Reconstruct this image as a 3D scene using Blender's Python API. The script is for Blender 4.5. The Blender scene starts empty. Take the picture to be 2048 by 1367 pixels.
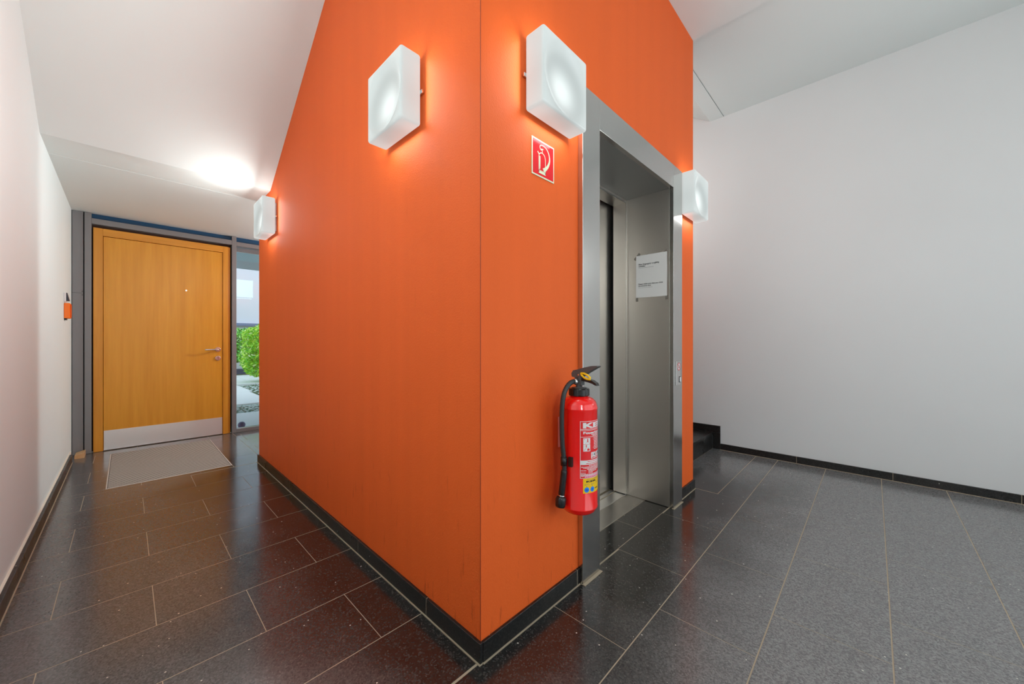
import bpy, bmesh, math, random
from mathutils import Vector, Matrix
random.seed(7)
PI = math.pi
S = bpy.context.scene
COL = S.collection

# ------------------------------------------------------------------ camera
cam = bpy.data.cameras.new('camera')
cam.sensor_fit = 'HORIZONTAL'
cam.sensor_width = 36.0
cam.lens = 746.0 / 2048.0 * 36.0
cam.clip_start = 0.02
cam.clip_end = 200
cam_o = bpy.data.objects.new('camera', cam)
COL.objects.link(cam_o)
cam_o.location = (-0.8482, -0.9692, 1.10)
cam_o.rotation_euler = (PI / 2, 0, -math.atan2(0.71905, 0.69496))
S.camera = cam_o

# ------------------------------------------------------------------ world, fill light, exposure
SKY = 1.75
w = bpy.data.worlds.new('sky')
S.world = w
w.use_nodes = True
bg = w.node_tree.nodes['Background']
bg.inputs[0].default_value = (0.86, 0.93, 1.0, 1)
bg.inputs[1].default_value = SKY


def area(name, loc, rot, sx, sy, power, color):
    l = bpy.data.lights.new(name, 'AREA')
    l.shape = 'RECTANGLE'
    l.size = sx
    l.size_y = sy
    l.energy = power
    l.color = color
    o = bpy.data.objects.new(name, l)
    COL.objects.link(o)
    o.location = loc
    o.rotation_euler = rot
    return o


# added fill light behind the camera, placed outside the added window front
area('fill_light', (1.1, -3.62, 1.6), (PI / 2, 0, 0), 4.2, 2.9, 20, (1.0, 0.985, 0.96))
LAMP = 1.0          # glow of the opal glass itself
LAMP_FRONT, LAMP_SIDE = 7.5, 0.42   # watts each lamp sends out through its front and each edge
LAMP_COLOR = (0.965, 1.0, 0.985)

S.view_settings.view_transform = 'Standard'
S.view_settings.look = 'None'
S.view_settings.gamma = 1.0
S.view_settings.use_curve_mapping = False
S.view_settings.exposure = 0.0


# ------------------------------------------------------------------ materials
def srgb(r, g, b):
    return tuple(((c / 255) / 12.92 if c / 255 <= 0.04045 else ((c / 255 + 0.055) / 1.055) ** 2.4) for c in (r, g, b)) + (1,)


def mat(name, color, rough=0.5, metal=0.0, ior=1.5, coat=0.0):
    m = bpy.data.materials.new(name)
    m.use_nodes = True
    b = m.node_tree.nodes['Principled BSDF']
    b.inputs['Base Color'].default_value = color
    b.inputs['Roughness'].default_value = rough
    b.inputs['Metallic'].default_value = metal
    b.inputs['IOR'].default_value = ior
    b.inputs['Coat Weight'].default_value = coat
    return m


class NT:
    def __init__(s, m):
        s.t = m.node_tree
        s.b = s.t.nodes.get('Principled BSDF')

    def n(s, typ, **kw):
        nd = s.t.nodes.new(typ)
        for k, v in kw.items():
            if k.startswith('i_'):
                key = k[2:]
                key = int(key) if key.isdigit() else key.replace('_', ' ')
                nd.inputs[key].default_value = v
            else:
                setattr(nd, k, v)
        return nd

    def l(s, a, b):
        s.t.links.new(a, b)

    def pos(s, scale=(1, 1, 1), obj=False):
        if obj:
            src = s.n('ShaderNodeTexCoord').outputs['Object']
        else:
            src = s.n('ShaderNodeNewGeometry').outputs['Position']
        mp = s.n('ShaderNodeMapping')
        mp.inputs['Scale'].default_value = scale
        s.l(src, mp.inputs['Vector'])
        return mp.outputs['Vector']

    def noise(s, vec, scale, detail=3, rough=0.5):
        nd = s.n('ShaderNodeTexNoise')
        nd.inputs['Scale'].default_value = scale
        nd.inputs['Detail'].default_value = detail
        nd.inputs['Roughness'].default_value = rough
        s.l(vec, nd.inputs['Vector'])
        return nd.outputs['Fac']

    def ramp(s, fac, stops):
        r = s.n('ShaderNodeValToRGB')
        e = r.color_ramp.elements
        while len(e) < len(stops):
            e.new(0.5)
        for i, (p, c) in enumerate(stops):
            e[i].position = p
            e[i].color = c if len(c) == 4 else tuple(c) + (1,)
        s.l(fac, r.inputs['Fac'])
        return r.outputs['Color']

    def mix(s, fac, a, b, mode='MIX'):
        m = s.n('ShaderNodeMix', data_type='RGBA', blend_type=mode)
        for sock, v in ((m.inputs[0], fac), (m.inputs[6], a), (m.inputs[7], b)):
            if isinstance(v, (int, float)):
                sock.default_value = v
            elif isinstance(v, tuple):
                sock.default_value = v
            else:
                s.l(v, sock)
        return m.outputs[2]

    def math(s, op, a, b=None, clamp=False):
        m = s.n('ShaderNodeMath', operation=op, use_clamp=clamp)
        for i, v in enumerate((a, b)):
            if v is None:
                continue
            if isinstance(v, (int, float)):
                m.inputs[i].default_value = v
            else:
                s.l(v, m.inputs[i])
        return m.outputs[0]

    def bump(s, h, strength, dist=0.002):
        b = s.n('ShaderNodeBump')
        b.inputs['Strength'].default_value = strength
        b.inputs['Distance'].default_value = dist
        s.l(h, b.inputs['Height'])
        s.l(b.outputs['Normal'], s.b.inputs['Normal'])


def g(v):
    return (v, v, v, 1)


def paint(name, color, bump=0.12):
    m = mat(name, color, 0.6)
    t = NT(m)
    p = t.pos()
    big = t.noise(p, 1.3, 4)
    c = t.mix(big, tuple(x * 0.96 for x in color[:3]) + (1,), tuple(min(1, x * 1.03) for x in color[:3]) + (1,))
    t.l(c, t.b.inputs['Base Color'])
    t.bump(t.noise(p, 160, 3, 0.6), bump, 0.0015)
    return m


M = {}
M['white_l'] = paint('white_wall_paint', (0.75, 0.86, 0.87, 1))
M['white_r'] = paint('white_wall_paint_right', (0.74, 0.765, 0.765, 1))
M['white_c'] = paint('white_ceiling_paint', (0.77, 0.82, 0.805, 1), 0.06)

# orange paint: roller texture, faint roller bands, scuffs near the ground
ORANGE = srgb(235, 100, 37)
m = mat('orange_paint', ORANGE, 0.62)
m.node_tree.nodes['Principled BSDF'].inputs['Specular IOR Level'].default_value = 0.25
t = NT(m)
p = t.pos()
band = t.noise(t.pos((9, 9, 0.25)), 1.0, 3)
c = t.mix(band, tuple(x * 0.93 for x in ORANGE[:3]) + (1,), tuple(x * 1.05 for x in ORANGE[:3]) + (1,))
sc = t.noise(t.pos((34, 34, 5)), 1.0, 5, 0.62)
scm = t.ramp(sc, [(0.61, g(0)), (0.70, g(1))])
sep = t.n('ShaderNodeSeparateXYZ')
t.l(t.n('ShaderNodeNewGeometry').outputs['Position'], sep.inputs[0])
low = t.ramp(sep.outputs['Z'], [(0.05, g(0.42)), (0.9, g(0.05))])
fac = t.math('MULTIPLY', scm, low)
c = t.mix(fac, c, srgb(150, 52, 16))
t.l(c, t.b.inputs['Base Color'])
t.bump(t.noise(p, 150, 3, 0.6), 0.6, 0.002)
M['orange'] = m
M['orange_edge'] = mat('orange_corner_bead', srgb(150, 52, 18), 0.6)


CUX, CVY = 2.11, 3.075


def stone(name, tone=1.0, rough=0.17, painted_sheen=False):
    m = mat(name, g(0.03), rough, 0, 1.7)
    t = NT(m)
    p = t.pos()
    v = t.n('ShaderNodeTexVoronoi')
    v.inputs['Scale'].default_value = 210
    t.l(p, v.inputs['Vector'])
    sepc = t.n('ShaderNodeSeparateColor')
    t.l(v.outputs['Color'], sepc.inputs[0])
    chips = t.ramp(sepc.outputs[0], [(0.0, (0.004 * tone, 0.004 * tone, 0.0045 * tone)), (0.45, (0.014 * tone, 0.0135 * tone, 0.013 * tone)),
                                     (0.8, (0.033 * tone, 0.030 * tone, 0.027 * tone)), (1.0, (0.075 * tone, 0.07 * tone, 0.064 * tone))])
    # sparse pale chips
    v2 = t.n('ShaderNodeTexVoronoi')
    v2.inputs['Scale'].default_value = 55
    t.l(p, v2.inputs['Vector'])
    s2 = t.n('ShaderNodeSeparateColor')
    t.l(v2.outputs['Color'], s2.inputs[0])
    rare = t.math('GREATER_THAN', s2.outputs[1], 0.965)
    near = t.math('LESS_THAN', v2.outputs['Distance'], 0.16)
    oi = t.n('ShaderNodeObjectInfo')
    c = t.mix(t.math('MULTIPLY', oi.outputs['Random'], 0.25), chips, g(0.02))
    dust = t.ramp(t.noise(p, 2.2, 5, 0.65), [(0.5, g(0)), (0.75, g(0.10))])
    c = t.mix(dust, c, (0.16, 0.14, 0.12, 1))
    if painted_sheen:
        # reflected brightness painted into the floor colour, growing away from the shaft
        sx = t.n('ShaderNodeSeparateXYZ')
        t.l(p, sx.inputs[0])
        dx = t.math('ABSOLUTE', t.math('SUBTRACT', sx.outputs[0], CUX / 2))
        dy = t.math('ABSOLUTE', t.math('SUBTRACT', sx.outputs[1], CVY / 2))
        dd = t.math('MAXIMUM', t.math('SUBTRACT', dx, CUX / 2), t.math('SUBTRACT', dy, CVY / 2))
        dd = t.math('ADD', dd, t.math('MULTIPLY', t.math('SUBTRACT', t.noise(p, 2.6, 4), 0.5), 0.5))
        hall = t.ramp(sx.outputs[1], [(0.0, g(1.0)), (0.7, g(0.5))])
        sheen_mask = t.math('MULTIPLY', t.ramp(dd, [(0.20, g(0)), (0.72, g(0.92))]), hall)
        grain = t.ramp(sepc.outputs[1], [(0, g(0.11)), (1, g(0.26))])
        c = t.mix(sheen_mask, c, grain)
    c = t.mix(t.math('MULTIPLY', rare, near), c, (0.62, 0.59, 0.52, 1))
    t.l(c, t.b.inputs['Base Color'])
    rr = t.ramp(t.noise(p, 7, 4, 0.6), [(0.3, g(rough * 0.85)), (0.75, g(rough * 1.25))])
    t.l(rr, t.b.inputs['Roughness'])
    return m


M['stone'] = stone('polished_dark_quartz', painted_sheen=True)
M['stone_skirt'] = stone('dark_quartz_skirting', 0.55, 0.3)
M['stone_skirt'].node_tree.nodes['Principled BSDF'].inputs['IOR'].default_value = 1.5
M['grout'] = mat('beige_grout', srgb(172, 157, 134), 0.9)
M['filler'] = mat('cream_filler', srgb(226, 220, 206), 0.8)


def brushed(name, color, rough=0.3, vertical=True):
    m = mat(name, color, rough, 1.0)
    t = NT(m)
    p = t.pos((900, 900, 6) if vertical else (6, 900, 900))
    nz = t.noise(p, 1.0, 2)
    t.l(t.ramp(nz, [(0.3, g(rough * 0.94)), (0.7, g(rough * 1.06))]), t.b.inputs['Roughness'])
    c = t.mix(nz, tuple(x * 0.98 for x in color[:3]) + (1,), tuple(min(1, x * 1.015) for x in color[:3]) + (1,))
    t.l(c, t.b.inputs['Base Color'])
    return m


M['steel'] = brushed('brushed_stainless_steel', (0.57, 0.56, 0.545, 1), 0.2)
M['steel_dark'] = brushed('brushed_stainless_niche', (0.68, 0.64, 0.59, 1), 0.36)
M['steel_floor'] = brushed('stainless_sill', (0.50, 0.48, 0.45, 1), 0.35, False)
M['chrome'] = mat('satin_chrome', (0.72, 0.71, 0.70, 1), 0.22, 1.0)
M['black_gap'] = mat('black_gap', g(0.006), 0.8)
M['grey_metal'] = mat('anthracite_coated_metal', srgb(126, 128, 130), 0.42)
M['alu'] = brushed('aluminium_kick_plate', (0.86, 0.84, 0.81, 1), 0.42, False)


def wood(name, light, dark, horizontal=False):
    m = mat(name, light, 0.34, 0, 1.45)
    t = NT(m)
    sc_ = (1.2, 9, 22) if horizontal else (22, 9, 1.2)
    p = t.pos(sc_)
    a = t.noise(p, 1.0, 6, 0.6)
    bnd = t.noise(t.pos((0.9, 4, 5) if horizontal else (5, 4, 0.9)), 1.0, 3)
    c = t.mix(t.ramp(a, [(0.3, g(0)), (0.7, g(1))]), dark, light)
    c = t.mix(t.math('MULTIPLY', bnd, 0.5), c, tuple(x * 0.8 for x in light[:3]) + (1,))
    t.l(c, t.b.inputs['Base Color'])
    t.bump(t.noise(t.pos((300, 100, 12)), 1.0, 3), 0.12, 0.0006)
    return m


M['oak'] = wood('varnished_oak_veneer', srgb(230, 164, 50), srgb(212, 143, 32))
M['oak_solid'] = wood('varnished_oak_frame', srgb(228, 160, 54), srgb(198, 128, 30))
M['oak_solid_h'] = wood('varnished_oak_rail', srgb(228, 160, 54), srgb(198, 128, 30), True)
M['oak_dark'] = mat('shadow_gap_brown', srgb(66, 38, 16), 0.7)
M['raw_wood'] = wood('raw_softwood', srgb(226, 186, 138), srgb(200, 156, 104))


def glass_mix(name, tint, refl, rough=0.0):
    m = bpy.data.materials.new(name)
    m.use_nodes = True
    nt = m.node_tree
    nt.nodes.clear()
    out = nt.nodes.new('ShaderNodeOutputMaterial')
    tr = nt.nodes.new('ShaderNodeBsdfTransparent')
    tr.inputs[0].default_value = tint
    gl = nt.nodes.new('ShaderNodeBsdfGlossy')
    gl.inputs['Roughness'].default_value = rough
    mx = nt.nodes.new('ShaderNodeMixShader')
    fr = nt.nodes.new('ShaderNodeFresnel')
    fr.inputs[0].default_value = refl
    nt.links.new(fr.outputs[0], mx.inputs[0])
    nt.links.new(tr.outputs[0], mx.inputs[1])
    nt.links.new(gl.outputs[0], mx.inputs[2])
    nt.links.new(mx.outputs[0], out.inputs[0])
    return m


M['glass'] = glass_mix('tinted_window_glass', (0.84, 0.89, 0.92, 1), 1.55)
M['glass_clear'] = glass_mix('clear_window_glass', (0.97, 0.98, 0.98, 1), 1.2)
M['blue_glass'] = mat('dark_blue_transom_glass', srgb(24, 74, 112), 0.12, 0, 1.5)

# opal glass shade: emits, stronger close to the bulb; dish shading painted as a dimmer ring
m = mat('opal_glass_lit', (0.19, 0.215, 0.21, 1), 0.25, 0, 1.5)
t = NT(m)
oc = t.n('ShaderNodeTexCoord').outputs['Object']
vs = t.n('ShaderNodeVectorMath', operation='SUBTRACT')
vs.inputs[1].default_value = (0.0, -0.055, -0.03)
t.l(oc, vs.inputs[0])
ln = t.n('ShaderNodeVectorMath', operation='LENGTH')
t.l(vs.outputs[0], ln.inputs[0])
r = t.ramp(ln.outputs['Value'], [(0.02, g(0.85)), (0.050, g(0.74)), (0.085, g(0.44)), (0.12, g(0.37)), (0.15, g(0.53)), (0.2, g(0.56))])
r.node.color_ramp.interpolation = 'B_SPLINE'
e = t.math('MULTIPLY', r, 1.0 * LAMP)
t.b.inputs['Emission Color'].default_value = (0.93, 1.0, 0.985, 1)
t.l(e, t.b.inputs['Emission Strength'])
M['opal'] = m
M['white_plastic'] = mat('white_plastic', g(0.78), 0.4)

M['red_paint'] = mat('red_enamel', srgb(250, 18, 14), 0.16, 0, 1.55, 0.5)
M['red_flat'] = mat('red_print', srgb(226, 32, 36), 0.35)
M['red_dim'] = mat('red_bracket_paint', srgb(232, 140, 126), 0.4)
M['label_white'] = mat('label_white', g(0.72), 0.45)
M['cream_print'] = mat('luminous_cream_print', srgb(226, 232, 200), 0.4)
M['yellow_print'] = mat('yellow_sticker', srgb(244, 196, 4), 0.45)
M['black_print'] = mat('black_print', g(0.012), 0.5)
M['grey_print'] = mat('grey_print', g(0.16), 0.5)
M['blue_print'] = mat('blue_print', srgb(20, 130, 235), 0.45)
M['rubber'] = mat('black_rubber_hose', srgb(40, 46, 48), 0.42)
M['black_plastic'] = mat('black_plastic', srgb(26, 27, 28), 0.3)
M['dark_plastic'] = mat('dark_grey_plastic', srgb(82, 82, 82), 0.42)
M['yellow_plastic'] = mat('yellow_plastic', srgb(250, 202, 10), 0.35)
M['paper'] = mat('white_paper', srgb(236, 233, 230), 0.8)
m = mat('brownish_tape', srgb(150, 142, 132), 0.3)
m.node_tree.nodes['Principled BSDF'].inputs['Alpha'].default_value = 0.75
M['tape'] = m
M['orange_plastic'] = mat('orange_plastic', srgb(255, 122, 8), 0.4)
M['mat_textile'] = mat('brown_mat_textile', srgb(38, 30, 22), 0.95)
M['mat_alu'] = mat('mat_rib_aluminium', (0.50, 0.475, 0.43, 1), 0.6, 0.0, 1.3)
# outdoors
M['paving'] = paint('pale_concrete_paving', srgb(232, 236, 234), 0.3)
M['outer_wall'] = paint('pale_outer_wall', srgb(236, 238, 244), 0.2)
M['canopy'] = paint('blue_grey_canopy', srgb(170, 196, 212), 0.2)
M['ledge'] = mat('blue_grey_ledge', srgb(120, 142, 172), 0.6)
M['earth'] = paint('grassy_earth', srgb(96, 118, 78), 0.4)
M['stone_pale'] = mat('pale_pebble', srgb(196, 212, 204), 0.8)
m = mat('green_leaves', srgb(70, 170, 50), 0.4)
t = NT(m)
gi = t.n('ShaderNodeNewGeometry')
t.l(t.ramp(gi.outputs['Random Per Island'], [(0, srgb(60, 150, 70)), (0.4, srgb(100, 205, 90)), (0.75, srgb(150, 230, 100)), (1, srgb(226, 248, 200))]), t.b.inputs['Base Color'])
M['leaf'] = m
m = mat('yellow_green_leaves', srgb(120, 200, 40), 0.4)
t = NT(m)
gi = t.n('ShaderNodeNewGeometry')
t.l(t.ramp(gi.outputs['Random Per Island'], [(0, srgb(90, 190, 60)), (0.4, srgb(150, 225, 60)), (0.8, srgb(205, 245, 80)), (1, srgb(238, 250, 200))]), t.b.inputs['Base Color'])
M['leaf_y'] = m
M['bark'] = mat('dark_bark', srgb(58, 44, 40), 0.9)
M['rubber_grey'] = mat('grey_violet_rubber', srgb(120, 112, 140), 0.5)


# ------------------------------------------------------------------ mesh building
class MB:
    """collects faces in world coordinates; build() links them as ONE object"""

    def __init__(s):
        s.v = []
        s.f = []
        s.m = []
        s.sm = []

    def add(s, vs, fs, mi=0, smooth=False):
        o = len(s.v)
        s.v += [tuple(x) for x in vs]
        s.f += [tuple(i + o for i in f) for f in fs]
        s.m += [mi] * len(fs)
        s.sm += [smooth] * len(fs)
        return s

    def box(s, x0, x1, y0, y1, z0, z1, mi=0):
        vs = [(x, y, z) for z in (z0, z1) for y in (y0, y1) for x in (x0, x1)]
        fs = [(0, 2, 3, 1), (4, 5, 7, 6), (0, 1, 5, 4), (1, 3, 7, 5), (3, 2, 6, 7), (2, 0, 4, 6)]
        return s.add(vs, fs, mi)

    def rbox(s, x0, x1, y0, y1, z0, z1, r=0.002, mi=0, seg=2):
        bm = bmesh.new()
        bmesh.ops.create_cube(bm, size=1)
        for v in bm.verts:
            v.co = Vector(((x0 + x1) / 2 + v.co.x * (x1 - x0), (y0 + y1) / 2 + v.co.y * (y1 - y0), (z0 + z1) / 2 + v.co.z * (z1 - z0)))
        r = min(r, 0.45 * min(abs(x1 - x0), abs(y1 - y0), abs(z1 - z0)))
        bmesh.ops.bevel(bm, geom=bm.edges[:], offset=r, segments=seg, affect='EDGES', profile=0.5)
        return s.bm(bm, mi)

    def bm(s, bm, mi=0, smooth=False):
        bm.verts.index_update()
        s.add([v.co for v in bm.verts], [[v.index for v in f.verts] for f in bm.faces], mi, smooth)
        bm.free()
        return s

    def prism(s, pts, axis, a, b, mi=0, smooth=False):
        """polygon pts (2D) extruded along axis 0/1/2 from a to b"""
        def mk(p, c):
            q = list(p)
            q.insert(axis, c)
            return tuple(q)
        n = len(pts)
        vs = [mk(p, a) for p in pts] + [mk(p, b) for p in pts]
        bm = bmesh.new()
        bv = [bm.verts.new(v) for v in vs]
        bm.faces.new(bv[:n])
        bm.faces.new(bv[n:][::-1])
        for i in range(n):
            j = (i + 1) % n
            bm.faces.new((bv[i], bv[j], bv[n + j], bv[n + i]))
        bmesh.ops.recalc_face_normals(bm, faces=bm.faces[:])
        bmesh.ops.triangulate(bm, faces=[f for f in bm.faces if len(f.verts) > 4])
        return s.bm(bm, mi, smooth)

    def tube(s, path, r, mi=0, n=12, cap=True):
        path = [Vector(p) for p in path]
        rs = r if isinstance(r, (list, tuple)) else [r] * len(path)
        rings = []
        up = Vector((0.31, 0.2, 0.93)).normalized()
        prev = None
        for i, p in enumerate(path):
            d = (path[min(i + 1, len(path) - 1)] - path[max(i - 1, 0)]).normalized()
            if prev is None:
                a = d.cross(up)
                if a.length < 1e-3:
                    a = d.cross(Vector((1, 0, 0)))
            else:
                a = prev - d * prev.dot(d)
            a.normalize()
            prev = a
            b = d.cross(a)
            rings.append([p + (a * math.cos(2 * PI * k / n) + b * math.sin(2 * PI * k / n)) * rs[i] for k in range(n)])
        vs = [q for rg in rings for q in rg]
        fs = []
        for i in range(len(path) - 1):
            for k in range(n):
                k2 = (k + 1) % n
                fs.append((i * n + k, i * n + k2, (i + 1) * n + k2, (i + 1) * n + k))
        s.add(vs, fs, mi, True)
        if cap:
            o = len(path) - 1
            s.add(rings[0], [tuple(range(n))[::-1]], mi)
            s.add(rings[o], [tuple(range(n))], mi)
        return s

    def lathe(s, prof, c, axis=2, n=48, mi=0, smooth=True):
        """prof [(radius, height)] turned about an axis through c"""
        vs = []
        for (r, hgt) in prof:
            for k in range(n):
                a = 2 * PI * k / n
                q = [r * math.cos(a), r * math.sin(a)]
                q.insert(axis, hgt)
                vs.append((c[0] + q[0], c[1] + q[1], c[2] + q[2]))
        fs = []
        for i in range(len(prof) - 1):
            for k in range(n):
                k2 = (k + 1) % n
                fs.append((i * n + k, i * n + k2, (i + 1) * n + k2, (i + 1) * n + k))
        return s.add(vs, fs, mi, smooth)

    def build(s, name, mats, parent=None, auto=None):
        if not isinstance(mats, (list, tuple)):
            mats = [mats]
        off = Vector((0, 0, 0))
        q = parent
        while q is not None:
            off += q.location
            q = q.parent
        me = bpy.data.meshes.new(name)
        me.from_pydata([(v[0] - off.x, v[1] - off.y, v[2] - off.z) for v in s.v], [], s.f)
        for mm in mats:
            me.materials.append(mm)
        me.polygons.foreach_set('material_index', s.m)
        me.polygons.foreach_set('use_smooth', s.sm)
        bm = bmesh.new()
        bm.from_mesh(me)
        bmesh.ops.remove_doubles(bm, verts=bm.verts[:], dist=1e-6)
        bmesh.ops.recalc_face_normals(bm, faces=bm.faces[:])
        bm.to_mesh(me)
        bm.free()
        me.update()
        o = bpy.data.objects.new(name, me)
        COL.objects.link(o)
        o.parent = parent
        return o


def thing(name, label, cat, loc, group=None, rz=0):
    o = bpy.data.objects.new(name, None)
    COL.objects.link(o)
    o.location = loc
    o.rotation_euler = (0, 0, rz)
    o.empty_display_size = 0.05
    o['label'] = label
    o['category'] = cat
    if group:
        o['group'] = group
    return o


def tag(o, label, cat, group=None):
    o['label'] = label
    o['category'] = cat
    if group:
        o['group'] = group
    return o


def struct(o, label=None, cat=None):
    o['kind'] = 'structure'
    if label:
        o['label'] = label
    if cat:
        o['category'] = cat
    return o


def text_faces(txt, size, bold=0.0, space=1.0):
    """flat triangles of a line of text, origin at its left baseline"""
    cu = bpy.data.curves.new('txt', 'FONT')
    cu.body = txt
    cu.size = size
    cu.offset = bold
    cu.space_character = space
    cu.resolution_u = 3
    o = bpy.data.objects.new('txt', cu)
    COL.objects.link(o)
    dg = bpy.context.evaluated_depsgraph_get()
    me = bpy.data.meshes.new_from_object(o.evaluated_get(dg))
    vs = [tuple(v.co) for v in me.vertices]
    fs = [tuple(p.vertices) for p in me.polygons]
    bpy.data.objects.remove(o)
    bpy.data.curves.remove(cu)
    bpy.data.meshes.remove(me)
    return vs, fs


# ------------------------------------------------------------------ key measures
UL, UR = -1.215, 3.385           # left and right wall faces
VB, VF = -3.40, 4.585            # added back glazing, entrance front
CU, CV = 2.11, 3.075             # orange core: 0..CU along x, 0..CV along y
SLOPE = 0.659
HS, HC, HR = 2.378, 3.36, 3.395    # low soffit, main ceiling, right ceiling
ES0, ES1 = 0.588, 1.812          # lift surround
EO0, EO1, EOZ, EZ = 0.735, 1.657, 2.118, 2.268
V_FOLD = 2.69
V_TOP = V_FOLD - (HC - HS) / SLOPE

# ------------------------------------------------------------------ walls
b = MB().box(UL - 0.15, UL, VB - 0.15, VF + 0.2, -0.1, 3.7)
struct(b.build('wall_left', M['white_l']), 'white painted wall beside the oak entrance door', 'wall')
b = MB().box(UR, UR + 0.15, VB - 0.15, VF + 0.2, -0.1, 6.4)
struct(b.build('wall_right', M['white_r']), 'plain greyish white wall opposite the lift', 'wall')

# orange core, with the hole of the lift niche
b = MB()
b.box(0, 0.12, 0, CV, -0.05, 3.75)                        # long side towards the hall
b.box(0.12, EO0 - 0.04, 0, 0.12, -0.05, 3.75)
b.box(EO1 + 0.04, CU, 0, 0.12, -0.05, 3.75)
b.box(EO0 - 0.04, EO1 + 0.04, 0, 0.12, EOZ + 0.04, 3.75)
b.box(CU - 0.12, CU, 0.12, CV, -0.05, 5.4)
b.box(0.12, CU - 0.12, CV - 0.12, CV, -0.05, 3.75)
core = struct(b.build('wall_core', M['orange']), 'bright orange lift shaft standing free in the hall', 'wall')
MB().box(-0.0016, 0.0, -0.0006, 0.0016, 0.07, HC).build('corner_bead', M['orange_edge'], core)

# back wall behind the camera, its window front added to let in fill
b = MB()
b.box(UL, -0.95, VB - 0.12, VB, 0, HC + 0.2)
b.box(3.15, UR, VB - 0.12, VB, 0, HC + 0.2)
b.box(-0.95, 3.15, VB - 0.12, VB, 3.0, HC + 0.2)
b.box(-0.95, 3.15, VB - 0.12, VB, 0, 0.12)
struct(b.build('wall_back', M['white_l']), 'white wall around the added glazed front behind the viewer', 'wall')
b = MB()
for x in (-0.95, 0.41, 1.77, 3.09):
    b.box(x, x + 0.06, VB - 0.09, VB - 0.03, 0.12, 3.0)
for z in (0.12, 2.2, 2.94):
    b.box(-0.89, 3.09, VB - 0.088, VB - 0.032, z, z + 0.06)
fill_win = struct(b.build('fill_window', M['grey_metal']))
MB().box(-0.93, 3.13, VB - 0.064, VB - 0.056, 0.14, 2.98).build('pane', M['glass_clear'], fill_win)

# staircase enclosure
b = MB().box(CU, UR, VF + 0.06, VF + 0.2, 0, 6.4)
struct(b.build('wall_stair', M['white_r']), 'white wall closing the stairwell', 'wall')
b = MB().box(CU - 0.1, CU, CV + 0.0, VF + 0.05, -0.05, 6.0)
struct(b.build('wall_inner', M['white_l']), 'white wall between the hall behind the lift and the stairs', 'wall')

# ------------------------------------------------------------------ ceilings
prof = [(VF + 0.2, HS), (V_FOLD, HS), (V_TOP, HC), (VB - 0.15, HC), (VB - 0.15, HC + 0.3), (V_TOP - 0.1, HC + 0.3), (VF + 0.2, HC + 0.3)]
b = MB().prism(prof, 0, UL, 0.0)
ceil = struct(b.build('ceiling', M['white_c']), 'white sloping underside of the upper stairs over the hall', 'ceiling')
b = MB().prism([(VF + 0.2, HS), (CV, HS), (CV, HC + 0.3), (VF + 0.2, HC + 0.3)], 0, 0.0, CU)
b.box(0, CU, VB - 0.15, 0, HC, HC + 0.3)
struct(b.build('ceiling.001', M['white_c']), 'white flat ceiling in front of the lift', 'ceiling')
# fine raised joint where the low soffit panels meet
MB().box(UL + 0.001, -0.001, CV - 0.035, CV - 0.029, HS - 0.0015, HS + 0.002).build('joint_strip', M['white_c'], ceil)
# right-hand ceiling: flat, a shadow joint, then rising with the stairs
v0, v1 = 0.247, VF + 0.2
prof = [(VB - 0.15, HR), (0.116, HR), (0.116, HR + 0.012), (0.124, HR + 0.012), (0.124, HR), (v0, HR), (v1, HR + (v1 - v0) * SLOPE), (v1, HR + (v1 - v0) * SLOPE + 0.3),
        (v0 - 0.1, HR + 0.3), (VB - 0.15, HR + 0.3)]
b = MB().prism(prof, 0, CU, UR)
struct(b.build('ceiling.002', M['white_c']), 'white ceiling with a dark joint above the stair foot', 'ceiling')

# ------------------------------------------------------------------ floor
b = MB().box(UL, UR, VB - 0.1, VF + 0.06, -0.06, -0.0007)
floor = struct(b.build('floor', M['grout']), 'polished dark quartz tile floor', 'floor')
TL, TW, R0 = 0.579, 0.3417, 0.005
GU, GV = 0.0015, 0.0022
whole = None
MATR = (-0.955, -0.188, 3.148, 4.415)
STAIR = (2.133, UR, -0.162, 0.224)
holes = [(0.0, EO0 - 0.03, 0.0, CV), (EO1 + 0.03, CU, 0.0, CV), (EO0 - 0.03, EO1 + 0.03, 0.17, CV), MATR, STAIR, (CU, UR, 0.224, VF + 0.1)]


def cut(rect, hole):
    x0, x1, y0, y1 = rect
    a0, a1, b0, b1 = hole
    if a0 >= x1 or a1 <= x0 or b0 >= y1 or b1 <= y0:
        return [rect]
    out = []
    if b0 > y0:
        out.append((x0, x1, y0, b0))
    if b1 < y1:
        out.append((x0, x1, b1, y1))
    yy0, yy1 = max(y0, b0), min(y1, b1)
    if a0 > x0:
        out.append((x0, a0, yy0, yy1))
    if a1 < x1:
        out.append((a1, x1, yy0, yy1))
    return out


def tile_obj(x0, x1, y0, y1, material):
    b = MB().box(x0 + GU, x1 - GU, y0 + GV, y1 - GV, -0.010, 0.0)
    return b.build('tile', material, floor)


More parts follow.
